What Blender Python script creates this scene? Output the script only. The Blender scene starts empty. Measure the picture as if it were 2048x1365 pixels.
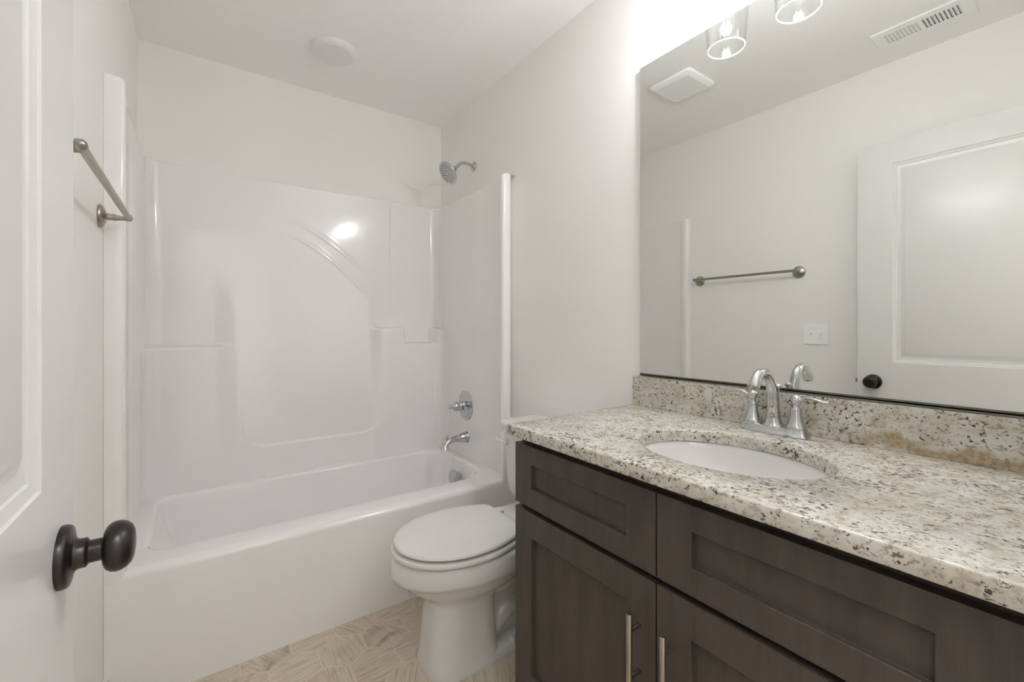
import bpy, bmesh, math, random
from mathutils import Vector, Matrix
random.seed(7)
S = bpy.context.scene
COL = S.collection
PI = math.pi

# ------------------------------------------------------------------ camera, world, exposure
cam_d = bpy.data.cameras.new('camera')
cam = bpy.data.objects.new('camera', cam_d)
COL.objects.link(cam)
cam.location = (0, 0, 1.15)
cam.rotation_euler = (PI / 2, 0, -math.atan(622 / 872.0))
cam_d.sensor_width = 36.0
cam_d.lens = 36.0 * 872.0 / 2048.0
cam_d.shift_y = -27.5 / 2048.0
cam_d.clip_start = 0.01
S.camera = cam

W = bpy.data.worlds.new('world')
S.world = W
W.use_nodes = True
W.node_tree.nodes['Background'].inputs[0].default_value = (0.9, 0.93, 1.0, 1)
W.node_tree.nodes['Background'].inputs[1].default_value = 0.3

S.view_settings.view_transform = 'Standard'
S.view_settings.look = 'None'
S.view_settings.gamma = 1.0
S.view_settings.use_curve_mapping = False
S.view_settings.exposure = 0.72
S.cycles.max_bounces = 16
S.cycles.diffuse_bounces = 10
S.cycles.glossy_bounces = 8
S.cycles.transparent_max_bounces = 24
S.cycles.sample_clamp_indirect = 4.0
S.cycles.caustics_refractive = False

BULB_W = 4.8          # each vanity bulb
HALL_FILL_W = 340.0         # added fill light in the hall, unseen behind the camera

def area(name, loc, rot, sx, sy, power, color):
    d = bpy.data.lights.new(name, 'AREA')
    d.shape = 'RECTANGLE'; d.size = sx; d.size_y = sy
    d.energy = power; d.color = color
    o = bpy.data.objects.new(name, d); COL.objects.link(o)
    o.location = loc; o.rotation_euler = rot
    return o
area('added_hall_fill_light', (0.24, -0.210, 2.31), (PI, 0, 0), 0.5, 0.08, HALL_FILL_W, (0.93, 0.955, 1.0))  # added uplight, fills the bathroom by way of the hall ceiling

# ------------------------------------------------------------------ room numbers (metres)
XL, XR, YB, YF, ZC = -0.236, 1.288, 2.613, -0.045, 2.466
YT = 1.754                     # front of the tub
DO0, DO1, DOZ = -0.150, 0.625, 2.065   # doorway in the front wall

# ------------------------------------------------------------------ materials
def srgb(r, g, b):
    f = lambda c: (c / 255 / 12.92) if c / 255 <= 0.04045 else ((c / 255 + 0.055) / 1.055) ** 2.4
    return (f(r), f(g), f(b), 1)

def mat(name, col, rough=0.5, metal=0.0, spec=0.5, coat=0.0, coat_r=0.1):
    m = bpy.data.materials.new(name); m.use_nodes = True
    b = m.node_tree.nodes['Principled BSDF']
    b.inputs['Base Color'].default_value = col
    b.inputs['Roughness'].default_value = rough
    b.inputs['Metallic'].default_value = metal
    b.inputs['Specular IOR Level'].default_value = spec
    b.inputs['Coat Weight'].default_value = coat
    b.inputs['Coat Roughness'].default_value = coat_r
    return m

def N(m, t, **kw):
    n = m.node_tree.nodes.new(t)
    for k, v in kw.items():
        setattr(n, k, v)
    return n
def Lk(m, a, b): m.node_tree.links.new(a, b)
def bsdf(m): return m.node_tree.nodes['Principled BSDF']

def bumpy(m, scale, strength, dist=0.001, detail=3):
    tc = N(m, 'ShaderNodeNewGeometry')
    n = N(m, 'ShaderNodeTexNoise'); n.inputs['Scale'].default_value = scale; n.inputs['Detail'].default_value = detail
    b = N(m, 'ShaderNodeBump'); b.inputs['Strength'].default_value = strength; b.inputs['Distance'].default_value = dist
    Lk(m, tc.outputs['Position'], n.inputs['Vector']); Lk(m, n.outputs['Fac'], b.inputs['Height'])
    Lk(m, b.outputs['Normal'], bsdf(m).inputs['Normal'])

M_wall = mat('wall_paint', srgb(240, 238, 235), 0.7); bumpy(M_wall, 260, 0.05)
M_ceil = mat('ceiling_paint', srgb(248, 247, 246), 0.85); bumpy(M_ceil, 200, 0.06)
M_trim = mat('trim_enamel', srgb(222, 221, 219), 0.28); bumpy(M_trim, 60, 0.03)
M_gel = mat('white_gelcoat', srgb(240, 238, 237), 0.13, coat=0.3, coat_r=0.04)
M_porc = mat('white_porcelain', srgb(220, 219, 216), 0.08, coat=0.4, coat_r=0.03)
M_seat = mat('toilet_seat_plastic', srgb(220, 219, 216), 0.16)
M_plast = mat('white_plastic', srgb(230, 231, 230), 0.35)
M_plate = mat('bright_white_plastic', srgb(247, 248, 248), 0.3)
M_chrome = mat('polished_chrome', (0.58, 0.59, 0.59, 1), 0.05, 1.0)
M_nickel = mat('brushed_nickel', srgb(170, 163, 150), 0.28, 1.0)
M_bronze = mat('oil_rubbed_bronze', srgb(34, 30, 27), 0.32, 0.35)
M_mirror = mat('mirror_silver', (0.80, 0.812, 0.785, 1), 0.0, 1.0)
M_medge = mat('mirror_edge', srgb(120, 126, 120), 0.25)
M_dark = mat('dark_gap', srgb(16, 14, 13), 0.8)
M_duct = mat('duct_shadow_grey', srgb(38, 38, 36), 0.9)
M_channel = mat('mirror_channel', srgb(110, 108, 100), 0.3, 0.9)
M_nozzle = mat('grey_nozzle_rubber', srgb(70, 68, 62), 0.6)
M_grout = mat('grout', srgb(222, 212, 196), 0.9)

# thin clear glass: lets light straight through, reflects by angle
def thin_glass(name, tint, ior=1.45, edge=0.0):
    m = bpy.data.materials.new(name); m.use_nodes = True
    nt = m.node_tree; nt.nodes.clear()
    out = nt.nodes.new('ShaderNodeOutputMaterial'); mx = nt.nodes.new('ShaderNodeMixShader')
    tr = nt.nodes.new('ShaderNodeBsdfTransparent'); gl = nt.nodes.new('ShaderNodeBsdfGlossy')
    ge = nt.nodes.new('ShaderNodeNewGeometry')
    def mth(op, a, b=None):
        n = nt.nodes.new('ShaderNodeMath'); n.operation = op
        if hasattr(a, 'links'): nt.links.new(a, n.inputs[0])
        else: n.inputs[0].default_value = a
        if b is not None:
            if hasattr(b, 'links'): nt.links.new(b, n.inputs[1])
            else: n.inputs[1].default_value = b
        return n.outputs[0]
    vd = nt.nodes.new('ShaderNodeVectorMath'); vd.operation = 'DOT_PRODUCT'
    nt.links.new(ge.outputs['Normal'], vd.inputs[0]); nt.links.new(ge.outputs['Incoming'], vd.inputs[1])
    f5 = mth('POWER', mth('SUBTRACT', 1.0, mth('ABSOLUTE', vd.outputs['Value'])), 4.0)
    f0 = ((ior - 1) / (ior + 1)) ** 2
    fac = mth('ADD', mth('MULTIPLY', f5, 0.75), f0)
    tr.inputs[0].default_value = tint; gl.inputs['Roughness'].default_value = 0.02
    nt.links.new(fac, mx.inputs[0]); nt.links.new(tr.outputs[0], mx.inputs[1]); nt.links.new(gl.outputs[0], mx.inputs[2])
    nt.links.new(mx.outputs[0], out.inputs[0])
    return m
M_glass = thin_glass('clear_shade_glass', (0.972, 0.976, 0.972, 1), 1.5)
M_bulb = thin_glass('clear_bulb_glass', (0.99, 0.99, 0.99, 1), 1.4)
M_rim_glint = mat('painted_rim_glint', srgb(250, 250, 248), 0.1)  # see-through white, paints the light caught by the glass edge
bsdf(M_rim_glint).inputs['Alpha'].default_value = 0.35
bsdf(M_rim_glint).inputs['Subsurface Weight'].default_value = 0.0
M_fil = bpy.data.materials.new('glowing_filament'); M_fil.use_nodes = True
_b = bsdf(M_fil); _b.inputs['Emission Color'].default_value = (1, 0.95, 0.86, 1); _b.inputs['Emission Strength'].default_value = 60
M_hall_fill = bpy.data.materials.new('hall_fill_glow'); M_hall_fill.use_nodes = True
_b = bsdf(M_hall_fill); _b.inputs['Emission Color'].default_value = (1, 0.98, 0.95, 1); _b.inputs['Emission Strength'].default_value = 3  # glow of the added hall fill lamp

# dark stained maple
def make_wood():
    m = mat('dark_stained_maple', srgb(66, 57, 51), 0.42, spec=0.4)
    g = N(m, 'ShaderNodeNewGeometry')
    mp = N(m, 'ShaderNodeMapping'); mp.inputs['Scale'].default_value = (9, 9, 1.6)
    n = N(m, 'ShaderNodeTexNoise'); n.inputs['Scale'].default_value = 3; n.inputs['Detail'].default_value = 6; n.inputs['Roughness'].default_value = 0.6
    mp2 = N(m, 'ShaderNodeMapping'); mp2.inputs['Scale'].default_value = (120, 120, 4)
    n2 = N(m, 'ShaderNodeTexNoise'); n2.inputs['Scale'].default_value = 2.5; n2.inputs['Detail'].default_value = 3
    ad = N(m, 'ShaderNodeMath', operation='ADD'); ml = N(m, 'ShaderNodeMath', operation='MULTIPLY'); ml.inputs[1].default_value = 0.35
    r = N(m, 'ShaderNodeValToRGB')
    r.color_ramp.elements[0].position = 0.40; r.color_ramp.elements[0].color = srgb(49, 42, 37)
    r.color_ramp.elements[1].position = 0.9; r.color_ramp.elements[1].color = srgb(67, 59, 53)
    Lk(m, g.outputs['Position'], mp.inputs['Vector']); Lk(m, mp.outputs[0], n.inputs['Vector'])
    Lk(m, g.outputs['Position'], mp2.inputs['Vector']); Lk(m, mp2.outputs[0], n2.inputs['Vector'])
    Lk(m, n2.outputs['Fac'], ml.inputs[0]); Lk(m, n.outputs['Fac'], ad.inputs[0]); Lk(m, ml.outputs[0], ad.inputs[1])
    Lk(m, ad.outputs[0], r.inputs[0]); Lk(m, r.outputs[0], bsdf(m).inputs['Base Color'])
    return m
M_wood = make_wood()

# speckled cream granite with a tan vein low on the backsplash
def make_granite():
    m = mat('speckled_granite', srgb(205, 195, 176), 0.16, coat=0.2, coat_r=0.05)
    g = N(m, 'ShaderNodeNewGeometry')
    def noise(scale, detail, rough, vec, dist=0.0):
        n = N(m, 'ShaderNodeTexNoise'); n.inputs['Scale'].default_value = scale; n.inputs['Detail'].default_value = detail
        n.inputs['Roughness'].default_value = rough; n.inputs['Distortion'].default_value = dist
        Lk(m, vec, n.inputs['Vector']); return n.outputs['Fac']
    def ramp(fac, stops):
        r = N(m, 'ShaderNodeValToRGB')
        while len(r.color_ramp.elements) < len(stops): r.color_ramp.elements.new(0.5)
        for e, (p, c) in zip(r.color_ramp.elements, stops): e.position = p; e.color = c
        Lk(m, fac, r.inputs[0]); return r.outputs[0]
    def mix(fac, a, b):
        x = N(m, 'ShaderNodeMix', data_type='RGBA')
        Lk(m, fac, x.inputs[0]); Lk(m, a, x.inputs[6])
        if isinstance(b, tuple): x.inputs[7].default_value = b
        else: Lk(m, b, x.inputs[7])
        return x.outputs[2]
    def bw(a, b): return [(a, (0, 0, 0, 1)), (b, (1, 1, 1, 1))]
    mp = N(m, 'ShaderNodeMapping'); mp.inputs['Rotation'].default_value = (0.3, 0.35, 0.5); mp.inputs['Scale'].default_value = (1.0, 0.8, 1.0)
    Lk(m, g.outputs['Position'], mp.inputs['Vector']); V = mp.outputs[0]
    base = ramp(noise(32, 6, 0.62, V), [(0.36, srgb(181, 175, 160)), (0.5, srgb(196, 192, 181)), (0.66, srgb(206, 204, 197))])
    tan = ramp(noise(62, 5, 0.6, V), bw(0.54, 0.66))
    c = mix(tan, base, srgb(168, 158, 142))
    grey = ramp(noise(125, 5, 0.65, V), bw(0.555, 0.63))
    c = mix(grey, c, srgb(142, 131, 115))
    # dark flecks gathered in loose clusters
    cl = noise(14, 3, 0.5, V)
    fl = noise(130, 4, 0.6, V)
    ad = N(m, 'ShaderNodeMath', operation='MULTIPLY_ADD'); ad.inputs[1].default_value = 0.30
    Lk(m, cl, ad.inputs[0]); Lk(m, fl, ad.inputs[2])
    c = mix(ramp(ad.outputs[0], bw(0.752, 0.785)), c, srgb(66, 51, 45))
    fl2 = noise(75, 4, 0.65, V)
    ad2 = N(m, 'ShaderNodeMath', operation='MULTIPLY_ADD'); ad2.inputs[1].default_value = 0.25
    Lk(m, cl, ad2.inputs[0]); Lk(m, fl2, ad2.inputs[2])
    c = mix(ramp(ad2.outputs[0], bw(0.735, 0.785)), c, srgb(98, 82, 72))
    # tan vein along the foot of the backsplash, nearer the room's front
    sp = N(m, 'ShaderNodeSeparateXYZ'); Lk(m, g.outputs['Position'], sp.inputs[0])
    vn = noise(11, 3, 0.5, g.outputs['Position'])
    z = N(m, 'ShaderNodeMath', operation='MULTIPLY_ADD'); z.inputs[1].default_value = 0.085; Lk(m, vn, z.inputs[0]); Lk(m, sp.outputs[2], z.inputs[2])
    lo = N(m, 'ShaderNodeMapRange'); lo.inputs[1].default_value = 0.950; lo.inputs[2].default_value = 0.938; Lk(m, z.outputs[0], lo.inputs[0])
    lo2 = N(m, 'ShaderNodeMapRange'); lo2.inputs[1].default_value = 0.912; lo2.inputs[2].default_value = 0.922; Lk(m, z.outputs[0], lo2.inputs[0])
    yy = N(m, 'ShaderNodeMapRange'); yy.inputs[1].default_value = 0.42; yy.inputs[2].default_value = 0.30; Lk(m, sp.outputs[1], yy.inputs[0])
    xx = N(m, 'ShaderNodeMapRange'); xx.inputs[1].default_value = 1.262; xx.inputs[2].default_value = 1.266; Lk(m, sp.outputs[0], xx.inputs[0])
    p = lo.outputs[0]
    for q in (lo2, yy, xx):
        k = N(m, 'ShaderNodeMath', operation='MULTIPLY'); Lk(m, p, k.inputs[0]); Lk(m, q.outputs[0], k.inputs[1]); p = k.outputs[0]
    vein = ramp(noise(90, 4, 0.6, g.outputs['Position']), [(0.35, srgb(142, 122, 96)), (0.65, srgb(182, 166, 140))])
    c = mix(p, c, vein)
    Lk(m, c, bsdf(m).inputs['Base Color'])
    return m
M_granite = make_granite()

# hex floor tile: striated, direction and tone per tile from a mesh attribute
def make_tile():
    m = mat('striated_hex_tile', srgb(170, 155, 132), 0.42)
    at = N(m, 'ShaderNodeAttribute'); at.attribute_name = 'tile_uv'
    tn = N(m, 'ShaderNodeAttribute'); tn.attribute_name = 'tile_tone'
    mp = N(m, 'ShaderNodeMapping'); mp.inputs['Scale'].default_value = (9, 150, 1)
    n = N(m, 'ShaderNodeTexNoise'); n.inputs['Scale'].default_value = 1.0; n.inputs['Detail'].default_value = 6; n.inputs['Roughness'].default_value = 0.62; n.inputs['Distortion'].default_value = 0.6
    Lk(m, at.outputs['Vector'], mp.inputs['Vector']); Lk(m, mp.outputs[0], n.inputs['Vector'])
    r = N(m, 'ShaderNodeValToRGB'); r.color_ramp.elements.new(0.5)
    for e, (p, c) in zip(r.color_ramp.elements, [(0.28, srgb(150, 136, 116)), (0.47, srgb(200, 187, 168)), (0.72, srgb(214, 203, 186))]):
        e.position = p; e.color = c
    Lk(m, n.outputs['Fac'], r.inputs[0])
    n2 = N(m, 'ShaderNodeTexNoise'); n2.inputs['Scale'].default_value = 9; n2.inputs['Detail'].default_value = 3; n2.inputs['Distortion'].default_value = 1.2
    Lk(m, at.outputs['Vector'], n2.inputs['Vector'])
    mr = N(m, 'ShaderNodeMapRange'); mr.inputs[1].default_value = 0.5; mr.inputs[2].default_value = 0.68
    Lk(m, n2.outputs['Fac'], mr.inputs[0])
    k = N(m, 'ShaderNodeMath', operation='MULTIPLY'); Lk(m, mr.outputs[0], k.inputs[0]); Lk(m, tn.outputs['Fac'], k.inputs[1])
    x = N(m, 'ShaderNodeMix', data_type='RGBA'); x.inputs[7].default_value = srgb(150, 132, 112)
    Lk(m, k.outputs[0], x.inputs[0]); Lk(m, r.outputs[0], x.inputs[6]); Lk(m, x.outputs[2], bsdf(m).inputs['Base Color'])
    return m
M_tile = make_tile()

# ------------------------------------------------------------------ mesh helpers
def finish(name, bm, m, parent=None, smooth=35, bevel=None, seg=2):
    if bevel:
        es = [e for e in bm.edges if len(e.link_faces) == 2 and e.calc_face_angle(0) > math.radians(25)]
        bmesh.ops.bevel(bm, geom=es, offset=bevel, segments=seg, profile=0.5, affect='EDGES', clamp_overlap=True)
    bmesh.ops.recalc_face_normals(bm, faces=bm.faces[:])
    me = bpy.data.meshes.new(name); bm.to_mesh(me); bm.free()
    for p in me.polygons: p.use_smooth = True
    me.set_sharp_from_angle(angle=math.radians(smooth))
    for q in (m if isinstance(m, list) else [m]): me.materials.append(q)
    o = bpy.data.objects.new(name, me); COL.objects.link(o)
    if parent:
        o.parent = parent
        pm = Matrix.Translation(parent_world(parent))
        o.matrix_parent_inverse = pm.inverted()
    return o
def parent_world(p):
    return p.location.copy() if p.parent is None else Vector(p.get('_w', (0, 0, 0)))

def thing(name, label, cat, loc, group=None):
    o = bpy.data.objects.new(name, None); COL.objects.link(o)
    o.location = loc; o.empty_display_size = 0.05
    tag(o, label, cat, group)
    return o
def tag(o, label, cat, group=None):
    o['label'] = label; o['category'] = cat
    if group: o['group'] = group
    return o
def struct(o): o['kind'] = 'structure'; return o
def sub(name, bm, m, part, **kw):          # a piece of a part (kept in world coordinates)
    o = finish(name, bm, m, None, **kw)
    o.parent = part
    o.matrix_parent_inverse = (Matrix.Translation(part.parent.location) @ part.matrix_parent_inverse).inverted() if part.parent else Matrix.Identity(4)
    return o

def box(bm, x0, x1, y0, y1, z0, z1):
    vs = [bm.verts.new(p) for p in ((x0, y0, z0), (x1, y0, z0), (x1, y1, z0), (x0, y1, z0), (x0, y0, z1), (x1, y0, z1), (x1, y1, z1), (x0, y1, z1))]
    for f in ((0, 3, 2, 1), (4, 5, 6, 7), (0, 1, 5, 4), (1, 2, 6, 5), (2, 3, 7, 6), (3, 0, 4, 7)):
        bm.faces.new([vs[i] for i in f])
    return bm
def B(*a):
    bm = bmesh.new()
    for q in (a if isinstance(a[0], (tuple, list)) else [a]): box(bm, *q)
    return bm

def loft(bm, rings, cap0=True, cap1=True, closed=False):
    R = [[bm.verts.new(p) for p in r] for r in rings]
    n = len(R[0])
    pairs = list(zip(R, R[1:])) + ([(R[-1], R[0])] if closed else [])
    for a, b in pairs:
        for i in range(n):
            j = (i + 1) % n
            bm.faces.new((a[i], a[j], b[j], b[i]))
    if not closed:
        if cap0: bm.faces.new(R[0][::-1])
        if cap1: bm.faces.new(R[-1])
    return bm

def frame_of(d):
    d = d.normalized()
    up = Vector((0, 0, 1)) if abs(d.z) < 0.95 else Vector((0, 1, 0))
    a = d.cross(up).normalized(); b = a.cross(d).normalized()
    return a, b
def lathe(bm, origin, axis, prof, n=40, cap0=True, cap1=True):
    """prof: (distance along axis, radius)"""
    o = Vector(origin); ax = Vector(axis).normalized(); a, b = frame_of(ax)
    rings = []
    for t, r in prof:
        r = max(r, 1e-5)
        rings.append([o + ax * t + (a * math.cos(2 * PI * i / n) + b * math.sin(2 * PI * i / n)) * r for i in range(n)])
    return loft(bm, rings, cap0, cap1)
def tube(bm, pts, radii, n=20, sub=6, flat=None):
    """round tube through pts (Catmull-Rom); flat = list of (wide, thin) multipliers"""
    P = [Vector(p) for p in pts]
    if not isinstance(radii, (list, tuple)): radii = [radii] * len(P)
    fl = flat or [(1, 1)] * len(P)
    C, R, F = [], [], []
    for i in range(len(P) - 1):
        p0, p1, p2, p3 = P[max(i - 1, 0)], P[i], P[i + 1], P[min(i + 2, len(P) - 1)]
        for k in range(sub):
            t = k / sub
            C.append(0.5 * ((2 * p1) + (p2 - p0) * t + (2 * p0 - 5 * p1 + 4 * p2 - p3) * t * t + (3 * p1 - p0 - 3 * p2 + p3) * t ** 3))
            s = t * t * (3 - 2 * t)
            R.append(radii[i] * (1 - s) + radii[i + 1] * s)
            F.append((fl[i][0] * (1 - s) + fl[i + 1][0] * s, fl[i][1] * (1 - s) + fl[i + 1][1] * s))
    C.append(P[-1]); R.append(radii[-1]); F.append(fl[-1])
    d0 = (C[1] - C[0]).normalized(); a, b = frame_of(d0)
    rings = []
    for i, c in enumerate(C):
        d = (C[min(i + 1, len(C) - 1)] - C[max(i - 1, 0)]).normalized()
        a = (a - d * a.dot(d)).normalized(); b = d.cross(a).normalized()
        rings.append([c + (a * math.cos(2 * PI * k / n) * F[i][0] + b * math.sin(2 * PI * k / n) * F[i][1]) * R[i] for k in range(n)])
    return loft(bm, rings)
def sphere(bm, c, r, sx=1, sy=1, sz=1, u=24, v=14):
    M = Matrix.Translation(Vector(c)) @ Matrix.Diagonal((sx, sy, sz, 1))
    bmesh.ops.create_uvsphere(bm, u_segments=u, v_segments=v, radius=r, matrix=M)
    return bm

def panel_face(bm, to, W_, H_, panels, rings):
    """flat face W_ x H_ in (u,v) with recessed panels; to(u,v,d) -> world point"""
    us = sorted({0, W_, *[p[0] for p in panels], *[p[1] for p in panels]})
    vs = sorted({0, H_, *[p[2] for p in panels], *[p[3] for p in panels]})
    cache = {}
    def V(u, v, d=0):
        k = (round(u, 6), round(v, 6), round(d, 6))
        if k not in cache: cache[k] = bm.verts.new(to(u, v, d))
        return cache[k]
    for i in range(len(us) - 1):
        for j in range(len(vs) - 1):
            cu, cv = (us[i] + us[i + 1]) / 2, (vs[j] + vs[j + 1]) / 2
            if any(p[0] < cu < p[1] and p[2] < cv < p[3] for p in panels): continue
            bm.faces.new([V(us[i], vs[j]), V(us[i + 1], vs[j]), V(us[i + 1], vs[j + 1]), V(us[i], vs[j + 1])])
    for (u0, u1, v0, v1) in panels:
        # outer ring vertices, split where the grid splits them
        prev = None
        for off, dep in rings:
            cur = [V(u0 + off, v0 + off, dep), V(u1 - off, v0 + off, dep), V(u1 - off, v1 - off, dep), V(u0 + off, v1 - off, dep)]
            if prev:
                for k in range(4):
                    l = (k + 1) % 4
                    bm.faces.new((prev[k], prev[l], cur[l], cur[k]))
            prev = cur
        bm.faces.new(prev)
    return V

# ------------------------------------------------------------------ room shell
def shell():
    T = 0.11
    struct(finish('wall_left', B(XL - T, XL, YF, YB + T, 0, ZC), M_wall))
    struct(finish('wall_right', B(XR, XR + T, YF, YB + T, 0, ZC), M_wall))
    struct(finish('wall_back', B(XL, XR, YB, YB + T, 0, ZC), M_wall))
    struct(finish('wall_front', B((XL - T, DO0, YF - T, YF, 0, ZC), (DO1, XR + T, YF - T, YF, 0, ZC), (DO0, DO1, YF - T, YF, DOZ, ZC)), M_wall))
    struct(finish('ceiling', B(XL - 1.0, XR + 1.0, -1.6, YB + T, ZC, ZC + 0.1), M_ceil))
    # hall behind the camera
    struct(finish('wall_hall', B((XL - 0.9, XR + 0.9, -1.55, -1.45, 0, ZC), (XL - 1.0, XL - 0.9, -1.55, YF - T, 0, ZC), (XR + 0.9, XR + 1.0, -1.55, YF - T, 0, ZC)), M_wall))
    # jamb and casing of the doorway
    j = 0.018
    struct(finish('trim_1', B((DO0, DO0 + j, YF - T, YF, 0, DOZ), (DO1 - j, DO1, YF - T, YF, 0, DOZ), (DO0 + j, DO1 - j, YF - T, YF, DOZ - j, DOZ)), M_trim))
    c = 0.057
    bm = B((DO0 - c, DO0 + 0.006, YF, YF + 0.012, 0, DOZ + c), (DO1 - 0.006, DO1 + c, YF, YF + 0.012, 0, DOZ + c), (DO0 + 0.006, DO1 - 0.006, YF, YF + 0.012, DOZ - 0.006, DOZ + c))
    struct(finish('trim_2', bm, M_trim, bevel=0.003))
    # baseboards
    def bb(name, rects):
        bm = bmesh.new()
        for (x0, x1, y0, y1) in rects:
            box(bm, x0, x1, y0, y1, 0, 0.105)
        struct(finish(name, bm, M_trim, bevel=0.004))
    bb('baseboard_left', [(XL, XL + 0.013, YF + 0.012, YT - 0.001)])
    bb('baseboard_right', [(XR - 0.013, XR, 1.022, YT - 0.001)])
    bb('baseboard_front', [(DO1 + c, 0.735, YF, YF + 0.013)])

def floor():
    s = 0.152 / math.sqrt(3)
    bm = bmesh.new()
    uv = bm.verts.layers.float_vector.new('tile_uv'); tn = bm.verts.layers.float.new('tile_tone')
    x0, y0, x1, y1 = XL - 0.9, -1.45, XR + 0.9, YB
    gap = 0.0012
    rnd = random.Random(11)
    def clip(poly, ax, lim, sign):
        out = []
        for i, p in enumerate(poly):
            q = poly[(i + 1) % len(poly)]
            pi, qi = sign * (p[ax] - lim) <= 0, sign * (q[ax] - lim) <= 0
            if pi: out.append(p)
            if pi != qi:
                t = (lim - p[ax]) / (q[ax] - p[ax]); out.append((p[0] + (q[0] - p[0]) * t, p[1] + (q[1] - p[1]) * t))
        return out
    for r in range(-26, 10):
        cy = 1.745 + r * 1.5 * s
        off = 0.487 if r % 2 == 0 else 0.563
        for k in range(-12, 16):
            cx = off + 0.152 * k
            ang = rnd.choice([0, PI / 3, 2 * PI / 3, 0, PI / 3, 2 * PI / 3, PI / 2]) + rnd.uniform(-0.06, 0.06)
            tone = rnd.choice([0.1, 0.2, 0.35, 0.9]); ox, oy = rnd.uniform(0, 50), rnd.uniform(0, 50)
            if abs(cx - 0.563) < 0.01 and abs(cy - 1.613) < 0.01: tone, ang = 1.0, PI * 0.62
            poly = [(cx + (s - gap) * math.cos(PI / 6 + i * PI / 3), cy + (s - gap) * math.sin(PI / 6 + i * PI / 3)) for i in range(6)]
            for ax, lim, sg in ((0, x0, -1), (0, x1, 1), (1, y0, -1), (1, y1, 1)):
                if poly: poly = clip(poly, ax, lim, sg)
            if len(poly) < 3: continue
            vs = []
            for p in poly:
                v = bm.verts.new((p[0], p[1], 0)); dx, dy = p[0] - cx, p[1] - cy
                v[uv] = (dx * math.cos(ang) + dy * math.sin(ang) + ox, -dx * math.sin(ang) + dy * math.cos(ang) + oy, 0); v[tn] = tone
                vs.append(v)
            bm.faces.new(vs)
    nt = len(bm.faces)
    box(bm, x0 - 0.1, x1 + 0.1, y0 - 0.1, y1, -0.1, -0.0006)
    for i, f in enumerate(bm.faces): f.material_index = 0 if i < nt else 1
    struct(finish('floor', bm, [M_tile, M_grout]))
shell(); floor()

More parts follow.
